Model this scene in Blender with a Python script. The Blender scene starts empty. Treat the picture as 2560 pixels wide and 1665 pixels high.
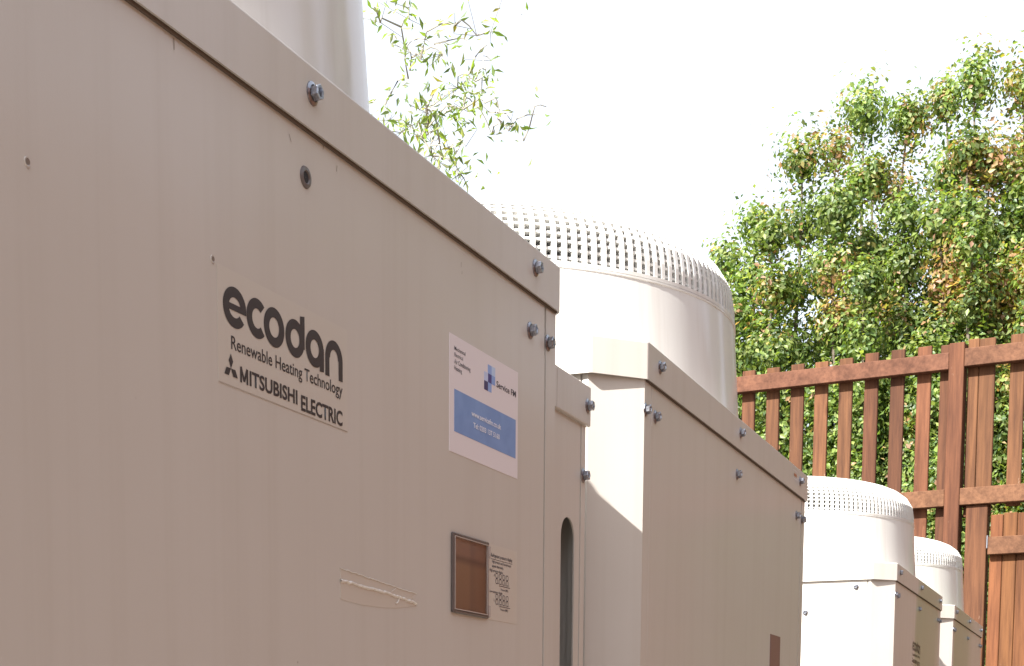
import bpy, bmesh, math, random
import numpy as np
from mathutils import Vector, Matrix, Euler, noise
random.seed(11); rng = np.random.default_rng(5)
R = math.radians
scn = bpy.context.scene
col = scn.collection

# ------------------------------------------------------------------ camera
cd = bpy.data.cameras.new('camera'); cam = bpy.data.objects.new('camera', cd); col.objects.link(cam); scn.camera = cam
cd.sensor_fit = 'HORIZONTAL'; cd.sensor_width = 36; cd.lens = 36 * 3900.26 / 2560
cd.shift_x = (1280 - 1141.95) / 2560; cd.shift_y = (2261.1 - 832.5) / 2560
cd.clip_start = 0.02; cd.clip_end = 2000
yaw, pit, rol = R(23.606), R(-5.7151), R(0.2577)
fw = Vector((math.cos(yaw) * math.cos(pit), math.sin(yaw) * math.cos(pit), math.sin(pit)))
rt = Vector((math.sin(yaw), -math.cos(yaw), 0)); up = rt.cross(fw)
r2 = rt * math.cos(rol) + up * math.sin(rol); u2 = -rt * math.sin(rol) + up * math.cos(rol)
m = Matrix((r2, u2, -fw)).transposed().to_4x4(); m.translation = Vector((0, 0, 0.98)); cam.matrix_world = m

# ------------------------------------------------------------------ light
SUN_EL = 42.0; SUN_AZ = (-1.0, 0.40)
world = bpy.data.worlds.new('World'); scn.world = world; world.use_nodes = True
wn = world.node_tree; bg = wn.nodes['Background']
sky = wn.nodes.new('ShaderNodeTexSky'); sky.sky_type = 'NISHITA'; sky.sun_disc = False
sky.sun_elevation = R(SUN_EL); sky.sun_rotation = math.atan2(SUN_AZ[0], SUN_AZ[1]) % (2 * math.pi)
sky.air_density = 1.0; sky.dust_density = 3.0; sky.ozone_density = 1.0
mx = wn.nodes.new('ShaderNodeMix'); mx.data_type = 'RGBA'; mx.inputs[0].default_value = 0.6
wn.links.new(sky.outputs[0], mx.inputs[6]); mx.inputs[7].default_value = (4.85, 4.9, 5.0, 1)      # thin bright cloud veil
wn.links.new(mx.outputs[2], bg.inputs[0]); bg.inputs[1].default_value = 0.09
sl = bpy.data.lights.new('sun', 'SUN'); sl.energy = 4.6; sl.angle = R(0.53); sl.color = (1, 0.965, 0.91)
so = bpy.data.objects.new('sun', sl); col.objects.link(so)
sd = Vector((SUN_AZ[0], SUN_AZ[1], 0)).normalized() * math.cos(R(SUN_EL)); sd.z = math.sin(R(SUN_EL))
so.rotation_euler = sd.to_track_quat('Z', 'Y').to_euler()
scn.view_settings.view_transform = 'Standard'; scn.view_settings.look = 'None'
scn.view_settings.exposure = 1.86; scn.view_settings.gamma = 1
scn.view_settings.use_curve_mapping = False
scn.render.engine = 'CYCLES'

# ------------------------------------------------------------------ materials
def mat(name, base=(.5, .5, .5), rough=.5, metal=0, coat=0, coat_r=.1, spec=.5):
    m = bpy.data.materials.new(name); m.use_nodes = True
    b = m.node_tree.nodes['Principled BSDF']
    b.inputs['Base Color'].default_value = (*base, 1); b.inputs['Roughness'].default_value = rough
    b.inputs['Metallic'].default_value = metal; b.inputs['Coat Weight'].default_value = coat
    b.inputs['Coat Roughness'].default_value = coat_r; b.inputs['Specular IOR Level'].default_value = spec
    return m, m.node_tree.nodes, m.node_tree.links, b
def tex_coord(n, l, scale, rand=False):
    tc = n.new('ShaderNodeTexCoord'); mp = n.new('ShaderNodeMapping'); mp.inputs['Scale'].default_value = scale
    src = tc.outputs['Object']
    if rand:
        oi = n.new('ShaderNodeObjectInfo'); mu = n.new('ShaderNodeVectorMath'); mu.operation = 'MULTIPLY_ADD'
        cx = n.new('ShaderNodeCombineXYZ')
        for i in range(3): l.new(oi.outputs['Random'], cx.inputs[i])
        l.new(cx.outputs[0], mu.inputs[0]); mu.inputs[1].default_value = (13.1, 7.7, 23.3); l.new(src, mu.inputs[2]); src = mu.outputs[0]
    l.new(src, mp.inputs[0]); return mp.outputs[0]
def noise_n(n, l, vec, scale, detail=3, rough=.5):
    t = n.new('ShaderNodeTexNoise'); t.inputs['Scale'].default_value = scale; t.inputs['Detail'].default_value = detail
    t.inputs['Roughness'].default_value = rough; l.new(vec, t.inputs['Vector']); return t.outputs['Fac']
def ramp(n, l, fac, stops):
    r = n.new('ShaderNodeValToRGB'); e = r.color_ramp.elements
    e[1].position = stops[-1][0]; e[1].color = (*stops[-1][1], 1); e[0].position = stops[0][0]; e[0].color = (*stops[0][1], 1)
    for p, c in stops[1:-1]: q = e.new(p); q.color = (*c, 1)
    l.new(fac, r.inputs[0]); return r.outputs[0]
def mixc(n, l, a, b, fac, mode='MIX'):
    x = n.new('ShaderNodeMix'); x.data_type = 'RGBA'; x.blend_type = mode
    for s, v in ((0, fac), (6, a), (7, b)):
        if hasattr(v, 'links'): l.new(v, x.inputs[s])
        elif s == 0: x.inputs[0].default_value = v
        else: x.inputs[s].default_value = (*v, 1)
    return x.outputs[2]
def bump(n, l, b, h, strength, dist=.001):
    k = n.new('ShaderNodeBump'); k.inputs['Strength'].default_value = strength; k.inputs['Distance'].default_value = dist
    l.new(h, k.inputs['Height']); l.new(k.outputs[0], b.inputs['Normal']); return k

def paint(name, base, streak=1.0, rough=.5, coat=.28, tree_refl=0):
    m, n, l, b = mat(name, base, rough, coat=coat, coat_r=.09)
    v1 = tex_coord(n, l, (44, 44, .9)); s1 = noise_n(n, l, v1, 1.0, 4, .6)          # rain streaks
    v2 = tex_coord(n, l, (90, 90, 2.5)); s2 = noise_n(n, l, v2, 1.0, 3, .6)
    v3 = tex_coord(n, l, (3, 3, 3)); s3 = noise_n(n, l, v3, 1.3, 4, .6)
    dirt = ramp(n, l, s1, [(.50, (1, 1, 1)), (.72, (1 - .22 * streak, 1 - .255 * streak, 1 - .30 * streak))])
    fine = ramp(n, l, s2, [(.45, (1, 1, 1)), (.75, (1 - .04 * streak, 1 - .05 * streak, 1 - .06 * streak))])
    blot = ramp(n, l, s3, [(.35, (.965, .96, .95)), (.65, (1.0, 1.0, 1.0))])
    c = mixc(n, l, base, dirt, 1.0, 'MULTIPLY'); c = mixc(n, l, c, fine, 1.0, 'MULTIPLY'); c = mixc(n, l, c, blot, 1.0, 'MULTIPLY')
    v4 = tex_coord(n, l, (1, 1, 1)); sp = n.new('ShaderNodeTexVoronoi'); sp.inputs['Scale'].default_value = 24; l.new(v4, sp.inputs['Vector'])
    dots = ramp(n, l, sp.outputs['Distance'], [(.022, (.45, .38, .32)), (.035, (1, 1, 1))])
    msk = ramp(n, l, noise_n(n, l, v4, 9, 2), [(.60, (0, 0, 0)), (.63, (1, 1, 1))])
    dd = mixc(n, l, (1, 1, 1), dots, msk); c = mixc(n, l, c, dd, 1.0, 'MULTIPLY')
    if tree_refl:                                                     # green tree reflection painted into the colour of the far units
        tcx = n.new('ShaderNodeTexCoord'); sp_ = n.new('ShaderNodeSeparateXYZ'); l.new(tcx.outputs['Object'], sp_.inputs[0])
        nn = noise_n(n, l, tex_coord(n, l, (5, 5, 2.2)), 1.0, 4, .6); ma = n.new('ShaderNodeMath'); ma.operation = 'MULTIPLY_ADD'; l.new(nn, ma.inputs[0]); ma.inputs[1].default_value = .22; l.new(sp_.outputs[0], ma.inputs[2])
        lo = tree_refl; k = ramp(n, l, ma.outputs[0], [(lo, (0, 0, 0)), (lo + .06, (.72, .72, .72)), (min(lo + .42, .97), (.6, .6, .6)), (min(lo + .56, 1.0), (.15, .15, .15))])
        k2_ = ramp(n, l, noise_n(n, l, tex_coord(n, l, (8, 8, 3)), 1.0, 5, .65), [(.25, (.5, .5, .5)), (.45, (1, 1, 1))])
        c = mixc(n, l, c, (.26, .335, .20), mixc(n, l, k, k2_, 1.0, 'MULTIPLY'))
    l.new(c, b.inputs['Base Color'])
    peel = noise_n(n, l, v4, 900, 2); wave = noise_n(n, l, v4, 3.5, 2)
    k = bump(n, l, b, peel, .10, .0004); k2 = n.new('ShaderNodeBump'); k2.inputs['Strength'].default_value = .35
    k2.inputs['Distance'].default_value = .004; l.new(wave, k2.inputs['Height']); l.new(k2.outputs[0], k.inputs['Normal'])
    l.new(k.outputs[0], b.inputs['Coat Normal'])
    return m
IV = (.555, .533, .494)
M = {}
M['paint'] = paint('ivory_powder_coat', IV, .19)
M['lid'] = paint('ivory_lid_paint', (.545, .522, .485), .30)
M['tree_refl3'] = paint('tree_reflection_paint', IV, .3, tree_refl=.52); M['tree_refl4'] = paint('tree_reflection_paint_far', IV, .3, tree_refl=.18)
M['plastic'] = paint('ivory_plastic', (.635, .635, .615), .40, .5, .45)
M['plastic'].node_tree.nodes['Principled BSDF'].inputs['Coat Roughness'].default_value = .04
M['lid_shade'] = mat('lid_shade_brown', (.13, .10, .08), .9, spec=.2)[0]  # brown standing in for the shade under the lids
M['fan'] = mat('fan_grey', (.12, .12, .12), .5)[0]
m_, n, l, b = mat('zinc_steel', (.50, .52, .56), .30, 1)
nz = noise_n(n, l, tex_coord(n, l, (1, 1, 1)), 500, 3); l.new(ramp(n, l, nz, [(.3, (.20, .21, .25)), (.7, (.46, .48, .53))]), b.inputs['Base Color']); M['zinc'] = m_
M['black'] = mat('hole_black', (.015, .015, .017), .7)[0]
M['ink'] = mat('print_black', (.028, .022, .026), .45)[0]
M['ink2'] = mat('print_grey', (.05, .045, .07), .5)[0]
M['film'] = mat('clear_label_film', (.555, .535, .485), .3, coat=.4)[0]
M['film_edge'] = mat('label_film_edge', (.36, .32, .27), .4)[0]
M['sticker'] = mat('white_sticker', (.74, .70, .73), .4)[0]
m_, n, l, b = mat('blue_print', (.17, .30, .60), .4)
nz = noise_n(n, l, tex_coord(n, l, (1, 1, 1)), 60, 4); l.new(ramp(n, l, nz, [(.3, (.15, .27, .56)), (.8, (.21, .35, .66))]), b.inputs['Base Color']); M['blue'] = m_
for k, c in {'sq_mid': (.25, .38, .72), 'sq_pale': (.46, .60, .84), 'sq_navy': (.045, .035, .22), 'sq_dark': (.03, .02, .13), 'sq_blue': (.22, .35, .70), 'sq_lav': (.50, .58, .82)}.items():
    M[k] = mat('print_' + k[3:] + '_square', c, .4)[0]
M['whiteink'] = mat('white_print', (.80, .84, .92), .4)[0]
m_, n, l, b = mat('smoked_window_insert', (.20, .10, .05), .35)
tc = n.new('ShaderNodeTexCoord'); sx = n.new('ShaderNodeSeparateXYZ'); l.new(tc.outputs['Object'], sx.inputs[0])
def rng_map(v, a, c): 
    q = n.new('ShaderNodeMapRange'); q.inputs[1].default_value = a; q.inputs[2].default_value = c; l.new(v, q.inputs[0]); return q.outputs[0]
zc = ramp(n, l, rng_map(sx.outputs[2], 1.086, 1.148), [(0, (.22, .145, .10)), (.50, (.28, .185, .12)), (.62, (.28, .19, .125)), (.70, (.12, .085, .075)), (.76, (.27, .18, .145)), (1, (.30, .22, .18))])
xc = ramp(n, l, rng_map(sx.outputs[0], .690, .756), [(0, (1, 1, 1)), (.52, (1, 1, 1)), (.60, (.72, .74, .85)), (.78, (.80, .75, .78)), (.9, (.70, .62, .62)), (1, (.62, .5, .45))])
l.new(mixc(n, l, zc, xc, 1.0, 'MULTIPLY'), b.inputs['Base Color']); M['insert'] = m_
m_, n, l, b = mat('clear_cover', (.9, .9, .9), .04)
out = n['Material Output']; tr = n.new('ShaderNodeBsdfTransparent'); tr.inputs[0].default_value = (.93, .91, .90, 1); gl = n.new('ShaderNodeBsdfGlossy'); gl.inputs['Roughness'].default_value = .04
fr = n.new('ShaderNodeLayerWeight'); pw = n.new('ShaderNodeMath'); pw.operation = 'POWER'; l.new(fr.outputs['Facing'], pw.inputs[0]); pw.inputs[1].default_value = 5.0; ms = n.new('ShaderNodeMixShader')
l.new(pw.outputs[0], ms.inputs[0]); l.new(tr.outputs[0], ms.inputs[1]); l.new(gl.outputs[0], ms.inputs[2]); l.new(ms.outputs[0], out.inputs[0]); M['clear'] = m_
M['frame'] = mat('clear_grey_plastic', (.11, .09, .085), .35, coat=.2)[0]
M['frame_and_highlight'] = mat('plastic_rim_and_highlight', (.42, .38, .36), .25, coat=.4)[0]  # also paints the highlight below each dent
M['tape'] = mat('tape_film', (.555, .535, .48), .18, coat=.5)[0]
M['tape_white'] = mat('tape_crumple', (.74, .72, .67), .4)[0]
M['smudge_and_shade'] = mat('dirt_mark_and_dent_shade', (.20, .16, .13), .7)[0]  # also paints the shade inside the dents
M['teal'] = mat('inner_blue_grey', (.075, .11, .12), .5)[0]
M['redglass'] = mat('reddish_window', (.20, .11, .10), .5, coat=.1)[0]
M['orange'] = mat('orange_print', (.42, .17, .08), .5)[0]

def wood(name, base, dark, tone=.25, axis=(1, 1, .06)):
    m, n, l, b = mat(name, base, .8, spec=.25)
    v = tex_coord(n, l, (axis[0] * 60, axis[1] * 60, axis[2] * 60), True); g = noise_n(n, l, v, 1.0, 5, .65)
    v2 = tex_coord(n, l, tuple(a * 14 for a in axis), True); g2 = noise_n(n, l, v2, 1.0, 4, .6)
    c = ramp(n, l, g, [(.30, dark), (.62, base)]); 
    c2 = ramp(n, l, g2, [(.32, (.62, .58, .55)), (.52, (1, 1, 1)), (.74, (1.28, 1.32, 1.30))]); c = mixc(n, l, c, c2, .9, 'MULTIPLY')
    v3 = tex_coord(n, l, (7, 7, 2.6), True); vo = n.new('ShaderNodeTexVoronoi'); vo.inputs['Scale'].default_value = 1.0; l.new(v3, vo.inputs['Vector'])
    kn = ramp(n, l, vo.outputs['Distance'], [(.05, (.45, .38, .36)), (.085, (.80, .75, .72)), (.12, (1, 1, 1))]); c = mixc(n, l, c, kn, .9, 'MULTIPLY')
    wv = tex_coord(n, l, (30, 30, 9), True); w = ramp(n, l, noise_n(n, l, wv, 1.0, 5, .7), [(.69, (0, 0, 0)), (.76, (.8, .8, .8))]); c = mixc(n, l, c, (.22, .14, .10), w)   # worn, bare specks
    oi = n.new('ShaderNodeObjectInfo'); hs = n.new('ShaderNodeHueSaturation'); mr = n.new('ShaderNodeMapRange'); mr.inputs[3].default_value = 1 - tone; mr.inputs[4].default_value = 1 + tone
    l.new(oi.outputs['Random'], mr.inputs[0]); l.new(mr.outputs[0], hs.inputs['Value']); l.new(c, hs.inputs['Color']); mh = n.new('ShaderNodeMapRange'); mh.inputs[3].default_value = .500; mh.inputs[4].default_value = .513; fl = n.new('ShaderNodeMath'); fl.operation = 'FRACT'; m7 = n.new('ShaderNodeMath'); m7.operation = 'MULTIPLY'; m7.inputs[1].default_value = 7.3; l.new(oi.outputs['Random'], m7.inputs[0]); l.new(m7.outputs[0], fl.inputs[0]); l.new(fl.outputs[0], mh.inputs[0]); l.new(mh.outputs[0], hs.inputs['Hue']); l.new(hs.outputs[0], b.inputs['Base Color'])
    bump(n, l, b, g, .5, .002); return m
M['wood'] = wood('stained_pine_picket', (.115, .045, .022), (.058, .021, .011), .30)
M['wood_rail'] = wood('stained_pine_rail', (.130, .056, .032), (.080, .032, .018), .08, (1, .05, 1))
M['bounce_board'] = wood('brown_bounce_board', (.180, .070, .040), (.110, .043, .025), .12)  # brown tuned to bounce warm light onto the unit fronts
M['board'] = wood('stained_gate_board', (.125, .046, .019), (.070, .024, .010), .28)

def leafmat(name, transl=.52):
    m = bpy.data.materials.new(name); m.use_nodes = True; n = m.node_tree.nodes; l = m.node_tree.links
    b = n['Principled BSDF']; at = n.new('ShaderNodeAttribute'); at.attribute_name = 'leaf'
    l.new(at.outputs['Color'], b.inputs['Base Color']); b.inputs['Roughness'].default_value = .45
    t = n.new('ShaderNodeBsdfTranslucent'); g = n.new('ShaderNodeMix'); g.data_type = 'RGBA'; g.blend_type = 'MULTIPLY'; g.inputs[0].default_value = 1
    l.new(at.outputs['Color'], g.inputs[6]); g.inputs[7].default_value = (1.25, 1.3, .55, 1); l.new(g.outputs[2], t.inputs[0])
    x = n.new('ShaderNodeMixShader'); x.inputs[0].default_value = transl; l.new(b.outputs[0], x.inputs[1]); l.new(t.outputs[0], x.inputs[2])
    l.new(x.outputs[0], n['Material Output'].inputs[0]); return m
M['leaf'] = leafmat('leaf')
m_, n, l, b = mat('bark', (.13, .10, .075), .85)
nz = noise_n(n, l, tex_coord(n, l, (30, 30, 6)), 1, 5); l.new(ramp(n, l, nz, [(.3, (.07, .055, .04)), (.7, (.19, .155, .12))]), b.inputs['Base Color']); bump(n, l, b, nz, .6, .01); M['bark'] = m_
M['twig'] = mat('twig', (.26, .24, .19), .7)[0]
m_, n, l, b = mat('concrete_slab', (.36, .33, .29), .85)
nz = noise_n(n, l, tex_coord(n, l, (1, 1, 1)), 6, 6); l.new(ramp(n, l, nz, [(.3, (.28, .255, .22)), (.7, (.42, .385, .34))]), b.inputs['Base Color']); bump(n, l, b, nz, .4, .004); M['concrete'] = m_
m_, n, l, b = mat('gravel_ground', (.30, .22, .16), .9)
vo = n.new('ShaderNodeTexVoronoi'); vo.inputs['Scale'].default_value = 45; l.new(tex_coord(n, l, (1, 1, 1)), vo.inputs['Vector'])
l.new(ramp(n, l, vo.outputs['Color'], [(.1, (.085, .07, .055)), (.9, (.18, .145, .115))]), b.inputs['Base Color']); bump(n, l, b, vo.outputs['Distance'], .8, .01); M['gravel'] = m_

# ------------------------------------------------------------------ builders
def link(o, parent=None):
    col.objects.link(o)
    if parent: o.parent = parent
    return o
def obj(name, bm, material, parent=None, smooth=False):
    me = bpy.data.meshes.new(name); bm.normal_update(); bm.to_mesh(me); bm.free()
    me.materials.append(material)
    if smooth:
        me.polygons.foreach_set('use_smooth', [True] * len(me.polygons))
        me.set_sharp_from_angle(angle=R(32))
    return link(bpy.data.objects.new(name, me), parent)
def thing(name, label, cat, loc=(0, 0, 0), rot=(0, 0, 0), group=None):
    o = bpy.data.objects.new(name, None); col.objects.link(o); o.location = loc; o.rotation_euler = rot
    o.empty_display_size = .1; o['label'] = label; o['category'] = cat
    if group: o['group'] = group
    return o
def dup(o, parent):
    c = o.copy(); col.objects.link(c); c.parent = parent
    for ch in o.children: dup(ch, c)
    return c
def bx(bm, x0, x1, y0, y1, z0, z1):
    v = [bm.verts.new(p) for p in ((x0, y0, z0), (x1, y0, z0), (x1, y1, z0), (x0, y1, z0), (x0, y0, z1), (x1, y0, z1), (x1, y1, z1), (x0, y1, z1))]
    for f in ((0, 3, 2, 1), (4, 5, 6, 7), (0, 1, 5, 4), (1, 2, 6, 5), (2, 3, 7, 6), (3, 0, 4, 7)): bm.faces.new([v[i] for i in f])
def box(x0, x1, y0, y1, z0, z1, bev=0, seg=1):
    bm = bmesh.new(); bx(bm, x0, x1, y0, y1, z0, z1)
    if bev: bmesh.ops.bevel(bm, geom=bm.edges[:], offset=bev, segments=seg, affect='EDGES', profile=.5)
    return bm
def extrude(bm, poly, a, c, plane='xy'):
    """poly: 2D ring; plane xy -> extruded in z from a to c; plane xz -> extruded in y."""
    P = (lambda p, t: (p[0], p[1], t)) if plane == 'xy' else (lambda p, t: (p[0], t, p[1]))
    lo = [bm.verts.new(P(p, a)) for p in poly]; hi = [bm.verts.new(P(p, c)) for p in poly]; n = len(poly)
    f = [bm.faces.new(lo), bm.faces.new(hi[::-1])]
    for i in range(n): f.append(bm.faces.new((lo[i], hi[i], hi[(i + 1) % n], lo[(i + 1) % n])))
    bmesh.ops.recalc_face_normals(bm, faces=f)
def plate(poly, y0, y1, bev=0):
    bm = bmesh.new(); extrude(bm, poly, y0, y1, 'xz')
    if bev: bmesh.ops.bevel(bm, geom=bm.edges[:], offset=bev, segments=1, affect='EDGES')
    return bm
def rect(x0, x1, z0, z1): return [(x0, z0), (x1, z0), (x1, z1), (x0, z1)]
def lathe(bm, prof, seg=64, axis='z', c=(0, 0, 0), close=False):
    rings = []
    for r, z in prof:
        ring = []
        for i in range(seg):
            a = 2 * math.pi * i / seg
            if axis == 'z': p = (c[0] + r * math.cos(a), c[1] + r * math.sin(a), c[2] + z)
            else: p = (c[0] + r * math.cos(a), c[1] - z, c[2] + r * math.sin(a))
            ring.append(bm.verts.new(p))
        rings.append(ring)
    n = len(rings); fs = []
    for k in range(n if close else n - 1):
        a, b_ = rings[k], rings[(k + 1) % n]
        for i in range(seg): fs.append(bm.faces.new((a[i], a[(i + 1) % seg], b_[(i + 1) % seg], b_[i])))
    return rings, fs

# ------------------------------------------------------------------ ground
g = bmesh.new(); v = [g.verts.new(p) for p in ((-300, -300, 0), (300, -300, 0), (300, 300, 0), (-300, 300, 0))]; g.faces.new(v)
o = obj('ground', g, M['gravel']); o['kind'] = 'structure'
o = obj('concrete_slab', box(-1.2, 6.3, .2, 1.6, .004, .06, .01), M['concrete']); o['kind'] = 'structure'

# ------------------------------------------------------------------ heat pump units
H, LH = 1.4043, .0389                    # lid top height, lid skirt height
W_, D_ = .972, .80
BZ = .12                                 # underside of the casing
def octo(x0, x1, y0, y1, cx, cy):        # chamfered front corners, plain rear corners
    return [(x0, y0 + cy), (x0 + cx, y0), (x1 - cx, y0), (x1, y0 + cy), (x1, y1), (x0, y1)]
def bolt_mesh(name='bolt', s=1.0, seg=16):
    bm = bmesh.new(); r = .0071 * s
    lathe(bm, [(0.0002, 0), (r, 0), (r, .0007), (r * .72, .0016)], seg, 'y')
    hx = .0050 * s; h0, h1 = .0014, .0062
    def ring(rad, h, rot=0, k=6): return [bm.verts.new((rad * math.cos(rot + 2 * math.pi * i / k), -h, rad * math.sin(rot + 2 * math.pi * i / k))) for i in range(k)]
    a = ring(hx, h0); b_ = ring(hx, h1 - .0006); c = ring(hx * .9, h1); d = ring(hx * .62, h1); e = ring(hx * .5, h1 - .0022)
    for p, q in ((a, b_), (b_, c), (c, d), (d, e)):
        for i in range(6): bm.faces.new((p[i], p[(i + 1) % 6], q[(i + 1) % 6], q[i]))
    bm.faces.new(e); bmesh.ops.recalc_face_normals(bm, faces=bm.faces[:])
    me = bpy.data.meshes.new(name); bm.to_mesh(me); bm.free(); me.materials.append(M['zinc']); return me
BOLT = bolt_mesh()
def bolt(parent, x, y, z, side=False, s=1.0):
    o = bpy.data.objects.new('bolt', BOLT); link(o, parent); o.location = (x, y, z)
    o.rotation_euler = (0, random.uniform(0, 1.05), 0) if not side else (0, 0, -math.pi / 2)
    o.scale = (s, s, s); return o

DX, DY, DR = .509, .4004, .3689          # shroud centre and radius at its rim
def dome_profile(n=15, e=3.6):
    out = []
    for i in range(n):
        a = math.pi / 2 * i / (n - 1); out.append((DR * math.cos(a) ** (2 / e) if i < n - 1 else 0, .1435 + .1130 * math.sin(a) ** (2 / e)))
    return out
def resample(P, step):
    L = [0]
    for a, b_ in zip(P, P[1:]): L.append(L[-1] + math.dist(a, b_))
    def at(s):
        for i in range(len(P) - 1):
            if s <= L[i + 1] or i == len(P) - 2:
                t = (s - L[i]) / (L[i + 1] - L[i]); return (P[i][0] + t * (P[i + 1][0] - P[i][0]), P[i][1] + t * (P[i + 1][1] - P[i][1]))
    return L[-1], at
def unit_base(name, label):
    t = thing(name, label, 'heat pump', group='heat pump units standing in a row')
    # casing
    bm = bmesh.new(); extrude(bm, octo(.008, W_ - .008, .012, D_ - .008, .050, .047), BZ, H - .004)
    obj('casing', bm, M['paint'], t)
    # folded corner posts: chamfer plate with its narrow front return
    for s in (0, 1):
        f = (lambda p: p) if s == 0 else (lambda p: (W_ - p[0], p[1]))
        ring = [f(p) for p in ((.006, .0575), (.0055, .051), (.0522, .004), (.0760, .004), (.0760, .0125), (.0560, .0125), (.0102, .0575))]
        bm = bmesh.new(); extrude(bm, ring, BZ + .02, H - LH + .02); obj('corner_post', bm, M['paint'], t)
    # front panel: open slit beside the posts near the top, tight joint below
    x0, x1, zt, zs = .0782, .8925, H - LH + .015, 1.3228
    poly = [(x0 - .0016, BZ + .02), (x1 + .0010, BZ + .02), (x1 + .0010, zs), (x1, zs + .001), (x1, zt), (x0, zt), (x0, zs + .001), (x0 - .0016, zs)]
    obj('front_panel', plate(poly, .0040, .0115, .0008), M['paint'], t)
    for s in (0, 1):                                   # side panels
        a = (.0058, .0078) if s == 0 else (W_ - .0078, W_ - .0058)
        obj('side_panel', box(a[0], a[1], .0592, D_ - .012, BZ + .02, H - LH + .01, .0007), M['paint'], t)
    # lid: skirt shell with rolled upper edge
    O_ = octo(0, W_, 0, D_, .0518, .0467); I_ = octo(.0016, W_ - .0016, .0016, D_ - .0016, .0512, .0462)
    bm = bmesh.new(); lv = []
    for ring, z in ((I_, H - .0035), (I_, H - LH), (O_, H - LH), (O_, H)): lv.append([bm.verts.new((p[0], p[1], z)) for p in ring])
    for a, b_ in zip(lv, lv[1:]):
        for i in range(6): bm.faces.new((a[i], a[(i + 1) % 6], b_[(i + 1) % 6], b_[i]))
    top = bm.faces.new(lv[-1]); bm.faces.new(lv[0])
    bmesh.ops.recalc_face_normals(bm, faces=bm.faces[:])
    ed = [e for e in bm.edges if all(abs(v.co.z - H) < 1e-6 for v in e.verts)] + [e for e in bm.edges if abs(e.verts[0].co.z - e.verts[1].co.z) > .03 and all(min(math.dist(v.co[:2], p) for p in O_) < 1e-6 for v in e.verts)]
    bmesh.ops.bevel(bm, geom=ed, offset=.0021, segments=3, affect='EDGES', profile=.5)
    obj('lid', bm, M['lid'], t)
    bm = bmesh.new(); bx(bm, .055, W_ - .055, .0020, .0039, H - LH - .0014, H - LH + .003); bx(bm, .0018, .0056, .06, D_ - .01, H - LH + .0006, H - LH + .003); obj('lid_shade_strip', bm, M['lid_shade'], t)  # dark strip that paints in the shade line under the lid
    for x in (.16, W_ - .16):                          # feet
        for y in (.10, D_ - .10): obj('foot', box(x - .05, x + .05, y - .05, y + .05, .06, BZ + .002, .004), M['zinc'], t)
    # shroud
    bm = bmesh.new()
    lathe(bm, [(DR + .0140, H + .0002), (DR + .0140, H + .006), (DR + .0088, H + .011), (DR + .0044, H + .075), (DR + .0002, H + .1410), (DR + .0012, H + .1418), (DR + .0012, H + .1440), (DR - .006, H + .1446), (DR - .010, H + .1350), (DR - .004, H + .0002)], 128, 'z', (DX, DY, 0), True)
    obj('fan_shroud', bm, M['plastic'], t, True)
    # fan below the guard
    fan = obj('fan_motor', lathe_bm([(.0002, H + .09), (.06, H + .09), (.065, H + .08), (.065, H + .02), (.0002, H + .02)], 32, (DX, DY, 0)), M['fan'], t, True)
    for k in range(4):
        bm = bmesh.new(); A0 = k * math.pi / 2; rows = []
        for i in range(7):
            r = .06 + .28 * i / 6; w = .5 - .15 * i / 6
            rows.append([bm.verts.new((DX + r * math.cos(A0 + w * s), DY + r * math.sin(A0 + w * s), H + .05 + .045 * s * (1 - i / 12))) for s in (-1, -.3, .4, 1)])
        for a, b_ in zip(rows, rows[1:]):
            for i in range(3): bm.faces.new((a[i], a[i + 1], b_[i + 1], b_[i]))
        obj('fan_blade', bm, M['fan'], fan, True)
    # guard: ribs and rings of the moulded dome
    P = dome_profile(); Ltot, at = resample(P, .01)
    bm = bmesh.new(); cuts = [s for s in np.linspace(0, Ltot - .10, 15)]; w = .0030; d = .0105; sec = []
    for i, s in enumerate(cuts):
        p = at(s); q = at(min(s + .002, Ltot)); q0 = at(max(s - .002, 0)); tx, tz = q[0] - q0[0], q[1] - q0[1]; L = math.hypot(tx, tz); nx, nz = tz / L, -tx / L
        sc = max(.45, p[0] / DR)
        sec.append([bm.verts.new(v) for v in ((p[0], -w * sc, p[1]), (p[0], w * sc, p[1]), (p[0] - nx * d, w * sc * .8, p[1] - nz * d), (p[0] - nx * d, -w * sc * .8, p[1] - nz * d))])
    for a, b_ in zip(sec, sec[1:]):
        for i in range(4): bm.faces.new((a[i], a[(i + 1) % 4], b_[(i + 1) % 4], b_[i]))
    bm.faces.new(sec[0]); bm.faces.new(sec[-1]); bmesh.ops.recalc_face_normals(bm, faces=bm.faces[:])
    rib = bpy.data.meshes.new('rib'); bm.to_mesh(rib); bm.free(); rib.materials.append(M['plastic'])
    bm = bmesh.new(); lathe(bm, [(DR + .001, H + .1446), (DR + .001, H + .1490), (DR - .010, H + .1490), (DR - .010, H + .1446)], 128, 'z', (DX, DY, 0), True)
    bmesh.ops.recalc_face_normals(bm, faces=bm.faces[:]); guard = obj('fan_guard', bm, M['plastic'], t, True)
    NR = 176
    for k in range(NR):
        o = bpy.data.objects.new('rib', rib); link(o, guard); o.location = (DX, DY, H); o.rotation_euler = (0, 0, 2 * math.pi * k / NR)
    s = .0105; j = 0
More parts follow.
